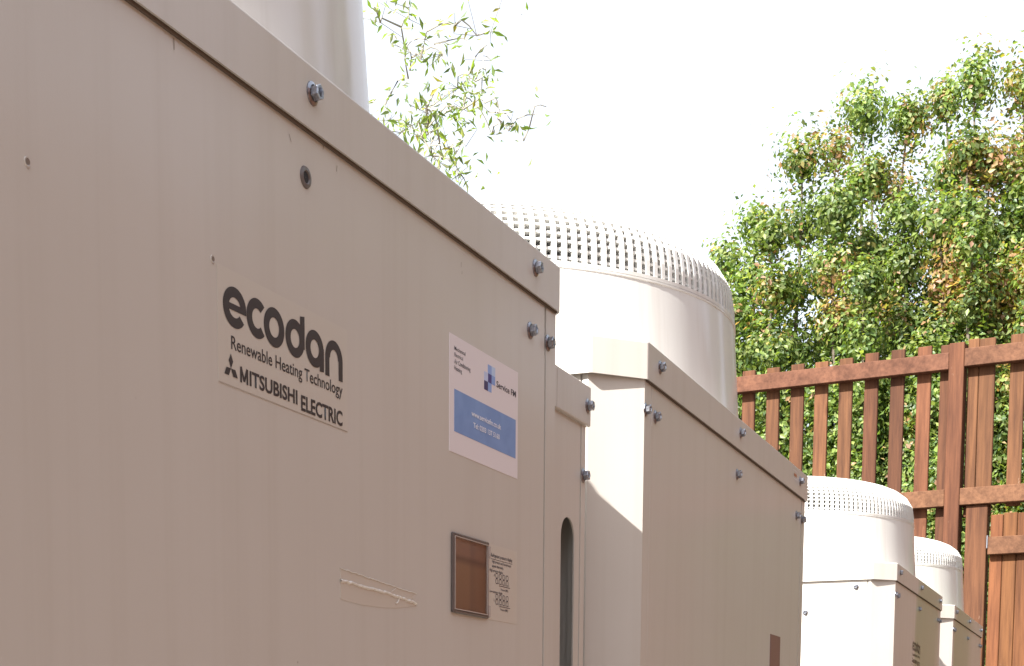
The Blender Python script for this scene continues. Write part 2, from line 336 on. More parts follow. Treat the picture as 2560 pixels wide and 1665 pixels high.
    while s < Ltot - .10:
        hgt = .0030 if j != 6 else .0055
        a = at(s - hgt / 2); b_ = at(s + hgt / 2); c = at(s); q0, q1 = at(s - .002), at(s + .002); L = math.dist(q0, q1); nx, nz = (q1[1] - q0[1]) / L, -(q1[0] - q0[0]) / L
        o1, i1 = -.0022, -.0098
        bm = bmesh.new(); lathe(bm, [(a[0] + nx * o1, H + a[1] + nz * o1), (b_[0] + nx * o1, H + b_[1] + nz * o1), (b_[0] + nx * i1, H + b_[1] + nz * i1), (a[0] + nx * i1, H + a[1] + nz * i1)], 96, 'z', (DX, DY, 0), True)
        bmesh.ops.recalc_face_normals(bm, faces=bm.faces[:]); obj('ring', bm, M['plastic'], guard)
        s += .0097 if j != 5 else .0115; j += 1
    p = at(Ltot - .10)
    bm = bmesh.new(); lathe(bm, [(p[0] + .004, H + p[1] - .0012), (.0002, H + P[-1][1]), (.0002, H + P[-1][1] - .006), (p[0] + .004, H + p[1] - .008)], 48, 'z', (DX, DY, 0)); bmesh.ops.recalc_face_normals(bm, faces=bm.faces[:])
    obj('guard_cap', bm, M['plastic'], guard, True)
    # fixings
    for x in (.094, .4682, .858): bolt(t, x, 0, 1.3868)
    bolt(t, .0560, .0040, 1.3352); bolt(t, .0925, .0040, 1.3348); bolt(t, .8565, .0040, 1.3356); bolt(t, .9000, .0040, 1.3350)
    for y, z in ((.084, 1.350), (.197, 1.296), (.084, .9), (.5, 1.35)):
        bolt(t, .0058, y, z, True, .9)
    return t
def lathe_bm(prof, seg, c):
    bm = bmesh.new(); lathe(bm, prof, seg, 'z', c); bmesh.ops.recalc_face_normals(bm, faces=bm.faces[:]); return bm
def screw_hole(t):
    bm = bmesh.new(); lathe(bm, [(.0068, 0), (.0062, .0010), (.0042, .0012), (.0034, .0003)], 24, 'y')
    h = obj('screw_hole', bm, M['frame'], t, True); h.location = (.4660, .0040, 1.3370)
    bm = bmesh.new(); lathe(bm, [(.0036, .0004), (.0001, .0004)], 20, 'y'); o = obj('bore', bm, M['black'], h)
def panel_bolt(t): return bolt(t, .470, .0040, 1.3348)

POSE = {1: ((.4235, .4887, -.0067), (.023, -.326)), 2: ((1.5746, .4935, .0022), (.175, .125)), 3: ((3.6401, .5265, -.0023), (.013, -.166)), 4: ((4.7758, .5217, -.0002), (.015, -.046))}
def pose(t, k):
    (x, y, z), (a, b_) = POSE[k]; a, b_ = R(a), R(b_)
    t.rotation_euler = (0, b_, a); off = Matrix.Rotation(a, 3, 'Z') @ Matrix.Rotation(b_, 3, 'Y') @ Vector((0, 0, .98))
    t.location = Vector((x, y, z + .98)) - off
U1 = unit_base('heat_pump_unit', 'large beige heat pump unit nearest the camera, with black lettering and a blue sticker')
U = {1: U1}
for k, lab in ((2, 'beige heat pump unit with plain front and no lettering right behind the narrow pipe cover'),
               (3, 'beige heat pump unit with small black lettering and a painted green tree reflection, third from the camera'),
               (4, 'smallest and farthest beige heat pump unit standing in front of the brown fence post')):
    c = dup(U1, None); U[k] = c; c['label'] = lab
for k in U: pose(U[k], k)
for k, mt in ((3, 'tree_refl3'), (4, 'tree_refl4')):
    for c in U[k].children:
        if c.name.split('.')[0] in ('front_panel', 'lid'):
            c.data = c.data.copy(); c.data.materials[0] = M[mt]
screw_hole(U1)
for k in (2, 3, 4): panel_bolt(U[k])

# ---- lettering
def text(s, x0, x1, z0, z1, y, material, parent, name='lettering', bold=0, depth=.00015, local=True):
    """plain built-in font, scaled so that its ink fills x0..x1, z0..z1"""
    cu = bpy.data.curves.new('t', 'FONT'); cu.body = s; cu.size = 1; cu.offset = bold; cu.resolution_u = 3
    to = bpy.data.objects.new('t', cu); col.objects.link(to); dg = bpy.context.evaluated_depsgraph_get()
    me = bpy.data.meshes.new_from_object(to.evaluated_get(dg)); bpy.data.objects.remove(to)
    n = len(me.vertices); a = np.empty(n * 3); me.vertices.foreach_get('co', a); a = a.reshape(-1, 3)
    mn, mxx = a.min(0), a.max(0); b_ = np.empty_like(a)
    b_[:, 0] = x0 + (a[:, 0] - mn[0]) / (mxx[0] - mn[0]) * (x1 - x0); b_[:, 2] = z0 + (a[:, 1] - mn[1]) / (mxx[1] - mn[1]) * (z1 - z0); b_[:, 1] = y
    me.vertices.foreach_set('co', b_.ravel()); me.name = name; me.materials.clear(); me.materials.append(material)
    return link(bpy.data.objects.new(name, me), parent)
class Pen:
    """thin flat marks in the xz plane, facing -y"""
    def __init__(s, y): s.bm = bmesh.new(); s.y = y
    def quad(s, pts): s.y -= 4e-6; s.bm.faces.new([s.bm.verts.new((p[0], s.y, p[1])) for p in pts])
    def line(s, x0, z0, x1, z1, w):
        dx, dz = x1 - x0, z1 - z0; L = math.hypot(dx, dz); nx, nz = -dz / L * w / 2, dx / L * w / 2
        s.quad([(x0 + nx, z0 + nz), (x1 + nx, z1 + nz), (x1 - nx, z1 - nz), (x0 - nx, z0 - nz)])
    def arc(s, cx, cz, rx, rz, w, a0, a1, n=40, wz=None):
        wz = wz or w; rings = []; s.y -= 4e-6
        for i in range(n + 1):
            a = R(a0 + (a1 - a0) * i / n); c, q = math.cos(a), math.sin(a)
            rings.append([s.bm.verts.new((cx + rx * c, s.y, cz + rz * q)), s.bm.verts.new((cx + (rx - w) * c, s.y, cz + (rz - wz) * q))])
        for a, b_ in zip(rings, rings[1:]): s.bm.faces.new((a[0], b_[0], b_[1], a[1]))
    def done(s, name, material, parent):
        bmesh.ops.recalc_face_normals(s.bm, faces=s.bm.faces[:]); 
        return obj(name, s.bm, material, parent)
PY = .0040
KP = 1.0082                               # panel lies 4 mm behind the lid plane
def px(x): return (.4235 + x) * KP - .4235
def pz(z): return z * KP + .98
# brand label with its clear film
def brand_label(t, film='film'):
    fx = px; fz = pz
    lab = obj('clear_label', plate(rect(fx(.3555), fx(.5130), fz(.2105), fz(.2755)), PY - .00025, PY + .0002), M[film], t)
    p = Pen(PY - .0003); p.line(fx(.3555), fz(.2110), fx(.5130), fz(.2107), .0005); p.done('film_edge', M['film_edge'], lab)
    y = PY - .00045
    p = Pen(y)
    def ring_letter(x0, x1, z0, z1, a0=0, a1=360, w=.0063):
        p.arc((fx(x0) + fx(x1)) / 2, (fz(z0) + fz(z1)) / 2, (fx(x1) - fx(x0)) / 2, (fz(z1) - fz(z0)) / 2, w, a0, a1, wz=w * .92)
    ring_letter(.3610, .3864, .2440, .2668, 4, 322)                               # e
    p.quad([(fx(.3628), fz(.2536)), (fx(.3862), fz(.2536)), (fx(.3862), fz(.2572)), (fx(.3628), fz(.2572))])
    ring_letter(.3866, .4105, .2440, .2668, 46, 314)                              # c
    ring_letter(.4062, .4304, .2434, .2664)                                       # o
    ring_letter(.4318, .4553, .2430, .2656); p.quad([(fx(.4500), fz(.2500)), (fx(.4556), fz(.2500)), (fx(.4556), fz(.2700)), (fx(.4500), fz(.2690))])   # d
    ring_letter(.4568, .4803, .2424, .2650); p.quad([(fx(.4750), fz(.2412)), (fx(.4806), fz(.2418)), (fx(.4806), fz(.2560)), (fx(.4750), fz(.2560))])   # a
    ring_letter(.4825, .5060, .2410, .2644, 0, 180)                               # n
    for xx in (.4825, .5006): p.quad([(fx(xx), fz(.2408)), (fx(xx + .0054), fz(.2408)), (fx(xx + .0054), fz(.2530)), (fx(xx), fz(.2530))])
    p.done('lettering', M['ink'], lab)
    text('Renewable Heating Technology', fx(.3694), fx(.5058), fz(.2293), fz(.2392), y, M['ink'], lab, bold=.008)
    q = [(fx(.3797), fz(.2151)), (fx(.3797), fz(.2239)), (fx(.3832), fz(.2162)), (fx(.3867), fz(.2237)), (fx(.3867), fz(.2149))]
    p = Pen(y)
    for i, (a, b_) in enumerate(zip(q, q[1:])): p.line(*a, *b_, .0019)
    p.done('lettering', M['ink'], lab)
    text('ITSUBISHI', fx(.3893), fx(.4460), fz(.2150), fz(.2238), y, M['ink'], lab, bold=.026)
    text('ELECTRIC', fx(.4505), fx(.5056), fz(.2125), fz(.2222), y, M['ink'], lab, bold=.026)
    p = Pen(y); cx, cz = fx(.3688), fz(.2206); rx, rz = .0042, .0041                    # three lozenges
    def loz(a): 
        c, s_ = math.cos(R(a)), math.sin(R(a)); e = .0042
        k = math.tan(R(30)) * e
        p.quad([(cx, cz), (cx + c * e - s_ * k, cz + s_ * e + c * k), (cx + 2 * c * e, cz + 2 * s_ * e), (cx + c * e + s_ * k, cz + s_ * e - c * k)])
    for a in (90, 210, 330): loz(a)
    p.done('three_lozenge_mark', M['ink'], lab)
    return lab
brand_label(U1)
brand_label(U[3], 'tree_refl3')
# white and blue contact sticker
def contact_sticker(t):
    x0, x1, z0, z1 = px(.6782), px(.8186), pz(.2260), pz(.3124)
    st = obj('contact_sticker', plate(rect(x0, x1, z0, z1), PY - .0004, PY + .0002, .0001), M['sticker'], t); y = PY - .0006
    obj('blue_band', plate(rect(px(.6869), px(.8134), pz(.2419), pz(.2731)), PY - .0006, PY), M['blue'], st)
    y2 = PY - .0009
    for s, xe, zb, zt in (('Mechanical', .7078, .3012, .3045), ('Electrical', .7030, .2966, .2998), ('Air Conditioning', .7175, .2903, .2952), ('Heating', .7010, .2856, .2903)):
        text(s, px(.6868), px(xe), pz(zb + .0004), pz(zt), y, M['ink2'], st, bold=.002)
    text('Service FM', px(.7708), px(.8135), pz(.2912), pz(.2962), y, M['ink2'], st, bold=.014)
    text('www.servicefm.co.uk', px(.7194), px(.7801), pz(.2592), pz(.2634), y2, M['whiteink'], st, bold=.02)
    text('Tel: 0203 137 5160', px(.7230), px(.7773), pz(.2509), pz(.2550), y2, M['whiteink'], st, bold=.02)
    for k, (i, j) in {'sq_mid': (0, 0), 'sq_pale': (1, 0), 'sq_lav': (-1, 1), 'sq_navy': (0, 1), 'sq_blue': (1, 1), 'sq_dark': (-1, 2)}.items():
        a = px(.7529) + i * .0076; c = pz(.3051) - j * .0069
        obj('logo_square', plate(rect(a, a + .0076, c - .0069, c), PY - .0006, PY), M[k], st)
    a = px(.7529); c = pz(.3051) - 2 * .0069; obj('logo_square', plate(rect(a, a + .0076, c - .0069, c), PY - .0006, PY), M['sq_mid'], st)
contact_sticker(U1)
# display window with hinged clear cover and its instruction label
def display(t, label=True):
    x0, x1, z0, z1 = px(.6817), px(.7525), pz(.1062), pz(.1665); f = .0024
    fr = obj('display_window', box(x0 + f, x1 - f, PY - .0008, PY + .0002, z0 + f, z1 - f), M['insert'] if label else M['redglass'], t)
    if not label:
        return
    for a in ((x0, x0 + f, z0, z1), (x1 - f, x1, z0, z1), (x0 + f, x1 - f, z1 - f, z1), (x0 + f, x1 - f, z0, z0 + f)):
        obj('frame_bar', box(a[0], a[1], PY - .0026, PY, a[2], a[3], .0007), M['frame'], fr)
    for a in ((x0 + f, x1 - f, z0 + f, z0 + f + .0008), (x0 + f, x0 + f + .0007, z0 + f + .0008, z1 - f), (x1 - f - .0008, x1 - f, z0 + f + .0008, z1 - f), (x0 + f + .0007, x1 - f - .0008, z1 - f - .0007, z1 - f)):
        obj('rim', box(a[0], a[1], PY - .0029, PY - .0010, a[2], a[3]), M['frame_and_highlight'], fr)
    if label: obj('clear_cover', box(x0 + f + .0008, x1 - f - .0009, PY - .0024, PY - .0020, z0 + f + .0009, z1 - f - .0008), M['clear'], fr)
    obj('hinge_gap', box(x1 - .0006, x1 + .0012, PY - .0006, PY, z0 + .010, z1 - .014), M['black'], fr)
    for zz in (z0 + .001, z1 - .0125): obj('hinge', box(x1 - .0002, x1 + .0026, PY - .0030, PY, zz, zz + .0095, .0005), M['frame_and_highlight'], fr)
    if not label: return
    lab = obj('instruction_label', plate(rect(x1 + .0030, px(.8190), pz(.1062), pz(.1664)), PY - .00025, PY + .0002), M['film'], t); y = PY - .0004
    for s, a, b_, c, d in (('Refrigerant pressure display', .7616, .8080, .1556, .1594), ('High pressure and low-pressure', .7638, .8050, .1512, .1542), ('appear alternately.', .7638, .7885, .1478, .1508),
                           ('High-pressure display', .7589, .7871, .1441, .1470), ('H', .7680, .7697, .1415, .1435), ('Pressure (MPa)', .7829, .7990, .1306, .1330),
                           ('Low-pressure display', .7590, .7865, .1274, .1301), ('L', .7680, .7697, .1215, .1235), ('Pressure (MPa)', .7824, .7987, .1144, .1168), ('KC79R904H01', .7965, .8110, .1099, .1117)):
        if s.startswith('KC'): continue
        text(s, px(a), px(b_), pz(c), pz(d), y, M['ink2'], lab, bold=.010)
    p = Pen(y); p.line(px(.7616), pz(.1549), px(.8080), pz(.1549), .0004)
    for zt, zb in ((.1445, .1358), (.1277, .1192)):
        for k in range(4):
            a = px(.7716 + k * .0075); w = .0047; T = pz(zt); B = pz(zb); mid = (T + B) / 2; lw = .00065
            for (q0, q1) in ((T, mid), (mid, B)):
                p.line(a + .0007, q0 - lw / 2, a + w - .0007, q0 - lw / 2, lw); p.line(a, q0 - .0006, a, q1 + .0006, lw); p.line(a + w, q0 - .0006, a + w, q1 + .0006, lw); p.line(a + .0007, q1 + lw / 2, a + w - .0007, q1 + lw / 2, lw)
            p.quad([(a + w + .0008, B), (a + w + .0016, B), (a + w + .0016, B + .0008), (a + w + .0008, B + .0008)])
        p.line(px(.7792), pz(zb - .0011), px(.8030), pz(zb - .0011), .0005)
    p.done('digit_pictogram', M['ink2'], lab)
display(U1); display(U[2], False)
# torn strip of old tape
def tape(t):
    a, b_ = px(.5014), px(.6190)
    pts = [(a, pz(.1013)), (px(.53), pz(.0998)), (px(.56), pz(.1003)), (px(.5865), pz(.1018)), (b_, pz(.1057)), (b_ - .001, pz(.1085)), (px(.612), pz(.1120)), (b_, pz(.1148)), (px(.58), pz(.1170)), (px(.54), pz(.1196)), (a, pz(.1214)), (a + .0006, pz(.115))]
    tp = obj('tape_remnant', plate(pts, PY - .0002, PY + .0002), M['tape'], t)
    def thread(name, P, r):
        bm = bmesh.new(); rings = []
        for i, (x, z) in enumerate(P):
            q = P[min(i + 1, len(P) - 1)]; q0 = P[max(i - 1, 0)]; dx, dz = q[0] - q0[0], q[1] - q0[1]; L = math.hypot(dx, dz) or 1; rr = r * random.uniform(.8, 1.15)
            rings.append([bm.verts.new((x - dz / L * rr * c, PY - .0006 - rr * .7 * s_, z + dx / L * rr * c)) for c, s_ in ((1, -.5), (.3, 1), (-.5, .8), (-1, -.5))])
        for u_, w_ in zip(rings, rings[1:]):
            for i in range(4): bm.faces.new((u_[i], u_[(i + 1) % 4], w_[(i + 1) % 4], w_[i]))
        obj(name, bm, M['tape_white'], tp)
    n = 46; thread('crumpled_edge', [(a + (b_ - a) * i / n, pz(.1136 - .0042 * i / n - (.0016 if i > 30 else 0) * (i - 30) / 16 + random.uniform(-.0004, .0004))) for i in range(n + 1)], .00105)
    thread('crumpled_edge', [(a + (b_ - a) * i / n, pz(.1213 - .0066 * i / n + random.uniform(-.0003, .0003))) for i in range(n + 1)], .00034)
    thread('crumpled_edge', [(px(.578 + .007 * i / 8), pz(.1128 - .0001 * i + .0036 * i / 8)) for i in range(9)], .0002)
    thread('crumpled_edge', [(px(.590 + .029 * i / 14), pz(.1100 - .0030 * i / 14 + random.uniform(-.0006, .0006))) for i in range(15)], .0005)
    thread('loose_thread', [(px(x), pz(z)) for x, z in ((.5905, .1098), (.5895, .1078), (.5885, .1066), (.5868, .1056), (.5852, .1052), (.5840, .1056))], .00042)
tape(U1)
# small dents, scratches and dirt marks on the near panel
def crater(t, x, z, s=1):
    bm = bmesh.new(); lathe(bm, [(.0026 * s, -.0001), (.0022 * s, .00045), (.0014 * s, .0003), (.0001, -.0001 + .0002)], 20, 'y'); o = obj('dent', bm, M['paint'], t, True); o.location = (px(x), PY, pz(z))
    bm = bmesh.new(); lathe(bm, [(.0016 * s, .0005), (.0001, .0005)], 14, 'y'); o2 = obj('hollow_shade', bm, M['smudge_and_shade'], o)  # dark disc paints the shade inside the dent
    bm = bmesh.new(); lathe(bm, [(.0011 * s, .0), (.0001, .0008)], 12, 'y'); o3 = obj('lip_highlight', bm, M['frame_and_highlight'], o); o3.location = (.0004, -.0002, -.0021 * s);  # pale cone paints the highlight on the lower edge
crater(U1, .1922, .2769, 1.0); crater(U1, .3514, .2764, .9)
for (x, z, L, a) in ((.440, .384, .0045, -1.0), (.482, .3925, .003, 1.3), (.50, .3855, .004, 1.4), (.700, .3800, .004, 1.5), (.7015, .3745, .0025, 1.4), (.4985, .2700, .0035, 1.9), (.316, .390, .006, 1.6), (.287, .400, .001, 0)):
    p = Pen(PY - .0002); c, s_ = math.cos(a) * L / 2, math.sin(a) * L / 2; p.line(px(x) - c, pz(z - .013) - s_, px(x) + c, pz(z - .013) + s_, .0005); p.done('scratch', M['smudge_and_shade'], U1)
# little rating tag on the second unit's lid
p = Pen(-.0004); a, z = .806, 1.3838; p.line(a, z, a + .030, z, .0006); p.line(a, z + .012, a + .030, z + .012, .0006); p.line(a, z, a, z + .012, .0008); p.line(a + .030, z, a + .030, z + .012, .0008)
tg = p.done('rating_tag', M['sticker'], U[2])
p = Pen(-.0004); p.quad(rect(.811, .831, 1.3878, 1.3918)); p.done('print_bar', M['orange'], tg)

# ------------------------------------------------------------------ pipe cover between the first two units
t = thing('pipe_cover', 'narrow beige pipe cover with a tall round-topped slot, between the two nearest units', 'pipe cover', (.4235, .4887, 0))
K = .0293
FX0, FX1, FY = .9250, 1.0690, .029
xs0, xs1, zs = 1.0050, 1.0440, 1.2022
xm = (xs0 + xs1) / 2; r = (xs1 - xs0) / 2
arcL = [(xm - r * math.sin(R(a)), zs - r * 1.1 + r * 1.1 * math.cos(R(a)) ** .9) for a in (0, 4, 8, 14, 20, 28, 36, 45, 54, 63, 72, 80, 90)]
arcR = [(xm + r * math.sin(R(a)), zs - r * 1.1 + r * 1.1 * math.cos(R(a)) ** .9) for a in (0, 4, 8, 14, 20, 28, 36, 45, 54, 63, 72, 80, 90)]
SB = .35; SM = 1.0592
bm = bmesh.new()
extrude(bm, [(FX0, .08), (xm, .08), (xm, SB)] + [(xs0, SB)] + arcL[::-1] + [(xm, 1.312), (FX0, 1.312)], FY, FY + .0016, 'xz')
extrude(bm, [(xm, .08), (SM - .0006, .08), (SM - .0006, 1.312), (xm, 1.312)] + arcR + [(xs1, SB), (xm, SB)], FY, FY + .0016, 'xz')
obj('front_panel', bm, M['paint'], t)
bm = bmesh.new(); bx(bm, SM + .0006, FX1 + .003, FY - .0006, FY + .012, .08, 1.31); obj('edge_post', bm, M['paint'], t)
bm = bmesh.new(); bx(bm, FX1 + .0012, FX1 + .003, FY + .0125, .62, .08, 1.31); bx(bm, FX0, FX0 + .0016, FY + .002, .62, .08, 1.31); bx(bm, FX0, FX1 + .003, .62, .6216, .08, 1.31); obj('casing', bm, M['paint'], t)
bm = bmesh.new(); bx(bm, FX0 + .002, FX1, .17, .172, .08, 1.30); obj('inner_plate', bm, M['teal'], t)
bm = bmesh.new(); bx(bm, FX0 - .004, .9780, .025, .63, 1.2966, 1.3340); obj('lid', bm, M['lid'], t)
obj('lid', box(.9788, 1.0760, .0246, .63, 1.2962, 1.3342, .0009), M['lid'], t)
bolt(t, 1.0660, .0246, 1.3145); bolt(t, 1.0660, .0284, 1.2480)

# ------------------------------------------------------------------ fence
FA = R(84.5); FU = Vector((math.cos(FA), math.sin(FA), 0)); F0 = Vector((8.2, .6, 0))      # s runs to the left along the fence
def fence_thing(name, label, cat): return thing(name, label, cat, tuple(F0), (0, 0, FA))
# local frame: x = s, y = outward normal to the left of travel (towards the camera is +y), z up
fn = Vector((-FU.y, FU.x, 0))
CAMSIDE = 1 if (Vector((0, 0, 0)) - F0).dot(fn) > 0 else -1
def stick(name, parent, s0, s1, z0, z1, y0, y1, material, wob=.0):
    y0, y1 = y0 * CAMSIDE, y1 * CAMSIDE; 
    if y0 > y1: y0, y1 = y1, y0
    bm = box(s0, s1, y0, y1, z0, z1, .003, 1)
    if wob:
        for v in bm.verts:
            v.co.x += wob * math.sin(v.co.z * 2.1 + s0 * 9)
    return obj(name, bm, material, parent)
PT = .98
fence = fence_thing('picket_fence', 'tall red-brown timber picket fence with square-topped slats, behind the units', 'fence')
def picket(x, w, top, bot=.1):
    stick('picket', fence, x, x + w, bot, PT + top, -.021, -.001, M['wood'], .003)
x = 1.355; k = 0
tops = [1.980, 1.981, 1.984, 1.982, 1.985, 1.996, 1.997, 1.997]
pos = [.449, .581, .709, .837, .964, 1.093, 1.225, 1.355]
for p_, tp in zip(pos, tops[::-1]): picket(p_, .069, tp)
for i in range(9): picket(1.484 + .129 * i, .069, 1.975 + random.uniform(-.01, .01))
picket(.335, .068, 1.992)
stick('rail', fence, .3525, 2.7, PT + 1.862, PT + 1.943, 0, .048, M['wood_rail']); stick('rail', fence, .3525, 2.7, PT + 1.202, PT + 1.285, 0, .048, M['wood_rail'])
stick('rail', fence, .3525, 2.7, PT + .42, PT + .50, 0, .048, M['wood_rail'])
stick('post', fence, .279, .352, 0, PT + 1.985, -.04, .050, M['wood'])
# right bay
picket(.2165, .0525, 2.006, PT + 1.15); picket(.1400, .0755, 2.002, PT + 1.15)
for i in range(14): picket(.004 - .131 * i, .068, 2.0 + random.uniform(-.012, .008), PT + 1.19)
stick('rail', fence, -1.85, .2785, PT + 1.868, PT + 1.954, 0, .048, M['wood_rail']); stick('rail', fence, -1.85, .2785, PT + 1.203, PT + 1.286, 0, .048, M['wood_rail'])
stick('post', fence, .146, .249, 0, PT + 1.2025, -.045, .030, M['wood'])
stick('post', fence, -1.93, -1.851, 0, PT + 1.985, -.04, .050, M['wood'])
# gate of close boards
gate = fence_thing('board_gate', 'solid red-brown board gate with a cross rail under the slatted bay at right', 'gate')
e = .132
for i in range(16):
    w = (.0610, .0660, .064, .066)[i % 4]
    stick('board', gate, e - w + .0022, e, .05, PT + 1.155 + random.uniform(-.004, .004), -.006, .014 + random.uniform(-.0015, .0015), M['board']); e -= w
stick('rail', gate, -.9, .136, PT + .955, PT + 1.041, .0162, .050, M['wood_rail']); stick('rail', gate, -.9, .136, .25, .34, .0162, .050, M['wood_rail'])
stick('hinge', gate, .1345, .144, PT + .985, PT + 1.05, -.004, .052, M['zinc'])
# closed board fence going on to the right; unseen side run added to block sky and bounce brown light
bf = thing('board_fence', 'close-boarded brown fence carrying on to the right of the gate', 'fence', tuple(F0), (0, 0, FA))
e = -1.94
while e > -2.4:
    stick('board', bf, e - .118, e, .05, 2.6, -.006, .014 + random.uniform(-.003, .003), M['board']); e -= .12
E2 = F0 + FU * -2.45
bm = bmesh.new(); n_ = 96
for i in range(n_):
    x = E2.x - .13 * i; bx(bm, x - .124, x, E2.y - .02 + random.uniform(-.003, .003), E2.y, .05, 2.7)
o = obj('added_side_fence', bm, M['bounce_board']); o['label'] = 'unseen close-boarded fence added beside the units to block sky and bounce brown light'; o['category'] = 'fence'

# ------------------------------------------------------------------ foliage
def leaf_cloud(name, P, size, palette, parent, long=1.0, lump=2.2, seed=0, flat=.6, nrm=None):
    """one small folded leaf per point; each leaf has its own colour"""
    r = np.random.default_rng(seed); n = len(P); P = np.asarray(P)
    d = r.normal(size=(n, 3)); d[:, 2] -= .35; d /= np.linalg.norm(d, axis=1)[:, None]
    u = r.normal(size=(n, 3)); u[:, 2] *= flat; u -= (u * d).sum(1)[:, None] * d; u /= np.linalg.norm(u, axis=1)[:, None]; w = np.cross(d, u)
    if nrm is not None:                                # leaves of a clump face outwards from it
        nn = nrm + r.normal(size=(n, 3)) * .38; nn /= np.linalg.norm(nn, axis=1)[:, None]
        d -= (d * nn).sum(1)[:, None] * nn; d /= np.linalg.norm(d, axis=1)[:, None]; w = nn; u = np.cross(w, d)
    L = size * r.uniform(.6, 1.3, n)[:, None]; Wd = L * (.30 / long)
    A = P; B = P + d * L * .45 + u * Wd + w * L * .08; C = P + d * L - w * L * .10; E_ = P + d * L * .45 - u * Wd + w * L * .08
    V = np.stack([A, B, C, E_], 1).reshape(-1, 3); idx = np.arange(n) * 4
    F = np.concatenate([np.stack([idx, idx + 1, idx + 2], 1), np.stack([idx, idx + 2, idx + 3], 1)])
    me = bpy.data.meshes.new(name); me.vertices.add(len(V)); me.vertices.foreach_set('co', V.ravel()); me.loops.add(F.size); me.loops.foreach_set('vertex_index', F.ravel().astype(np.int32))
    me.polygons.add(len(F)); me.polygons.foreach_set('loop_start', np.arange(0, F.size, 3, dtype=np.int32)); me.polygons.foreach_set('loop_total', np.full(len(F), 3, np.int32)); me.update(calc_edges=True)
    pal, odd = np.array(palette[0]), np.array(palette[1])
    cn = np.array([noise.noise(Vector(p * lump)) for p in P]); cn2 = np.array([noise.noise(Vector(p * lump * .8 + 17.3)) for p in P])
    c = pal[r.integers(0, len(pal), n)] * (1 + .45 * cn[:, None]) * r.uniform(.75, 1.25, n)[:, None]
    o_ = (cn2 + r.normal(size=n) * .24 + np.clip((P[:, 2] - 4.0) * .10, -.12, .14) * (palette[2] < .45)) > palette[2] + .10; c[o_] = odd[r.integers(0, len(odd), o_.sum())] * r.uniform(.8, 1.2, o_.sum())[:, None]
    c = np.clip(c, .01, .6); ca = me.color_attributes.new('leaf', 'FLOAT_COLOR', 'POINT'); cc = np.ones((n, 4, 4)); cc[:, :, :3] = c[:, None, :]; ca.data.foreach_set('color', cc.ravel())
    me.materials.append(M['leaf']); return link(bpy.data.objects.new(name, me), parent)
def tube(bm, P, R0, R1, seg=6):
    rings = []; n = len(P)
    for i, p in enumerate(P):
        p = Vector(p); q = Vector(P[min(i + 1, n - 1)]) - Vector(P[max(i - 1, 0)]); q.normalize(); a = q.orthogonal().normalized(); b_ = q.cross(a); rr = R0 + (R1 - R0) * i / max(1, n - 1)
        rings.append([bm.verts.new(p + (a * math.cos(2 * math.pi * k / seg) + b_ * math.sin(2 * math.pi * k / seg)) * rr) for k in range(seg)])
    for u_, w_ in zip(rings, rings[1:]):
        for k in range(seg): bm.faces.new((u_[k], u_[(k + 1) % seg], w_[(k + 1) % seg], w_[k]))
GREEN = [(.17, .24, .055), (.13, .205, .05), (.21, .28, .07), (.11, .175, .055), (.085, .14, .055), (.26, .31, .09), (.19, .23, .09)]
AUT = [(.40, .23, .12), (.42, .30, .15), (.36, .21, .14), (.36, .31, .11), (.28, .26, .09)]
YEL = [(.34, .30, .05), (.30, .26, .05)]
def shoot_tree(name, label, base, shoots, dens, palette, seed, size=.044, low=1.2):
    """upright bushy tree: trunk, ascending limbs, leaf clumps round every limb"""
    t = thing(name, label, 'tree', (base[0], base[1], 0)); r = random.Random(seed); pts = []; nr = []
    bm = bmesh.new(); fork = Vector((0, 0, .9)); tube(bm, [(0, 0, -.05), (.02, 0, .5), fork], .10, .085, 8); tw = bmesh.new()
    rr = np.random.default_rng(seed)
    for tip, spread in shoots:
        T = Vector((tip[0] - base[0], tip[1] - base[1], tip[2])); path = []
        ctrl = Vector((T.x * .85, T.y * .85, fork.z + (T.z - fork.z) * .35))
        for i in range(13):
            a = i / 12; path.append(fork * (1 - a) ** 2 + ctrl * 2 * a * (1 - a) + T * a * a + Vector((r.gauss(0, .02), r.gauss(0, .02), 0)) * (a < 1))
        tube(bm, path, .045, .006, 6)
        for i in range(1, 13):
            p = path[i]; a = i / 12; wdt = spread * (1 - a) ** .85 + .045
            ncl = max(2, int(7 * (1 - a) + 3))
            for c in range(ncl):
                off = Vector((r.gauss(0, 1), r.gauss(0, 1), r.gauss(0, .5))); off = off.normalized() * wdt * r.uniform(.25, 1.05)
                q = p + off + Vector((0, 0, .10 * r.random()))
                if i > 2: tube(tw, [p - Vector((0, 0, .05)), (p + q) / 2, q], .006, .0018, 3)
                k = int(dens * 4.0 * r.uniform(.5, 1.5)); s_ = r.uniform(.05, .10) + .045 * (1 - a)
                g_ = rr.normal(size=(k, 3)) * s_ * np.array([1, 1, 1.15]); pts.append(g_ + np.array(q)); v_ = g_ / s_ * .8 + np.array(off) / max(wdt, .05) * .9 + np.array([0, 0, .45]); nr.append(v_ / np.linalg.norm(v_, axis=1)[:, None])
        k = int(dens * 1.3); ax = np.linspace(0, 1, k)[:, None]; pts.append(np.array(T) + np.array([0, 0, -.28]) * ax + rr.normal(size=(k, 3)) * .03 * (1 + 1.5 * ax)); v_ = rr.normal(size=(k, 3)) + np.array([-.5, 0, .5]); nr.append(v_ / np.linalg.norm(v_, axis=1)[:, None])
    pts = np.concatenate(pts); nr = np.concatenate(nr); ok = pts[:, 2] > low; pts = pts[ok]; nr = nr[ok]
    obj('trunk', bm, M['bark'], t, True); obj('twig_cluster', tw, M['twig'], t)['kind'] = 'stuff'
    leaf_cloud('crown', pts, size, palette, t, 1.0, 2.2, seed, nrm=nr); return t
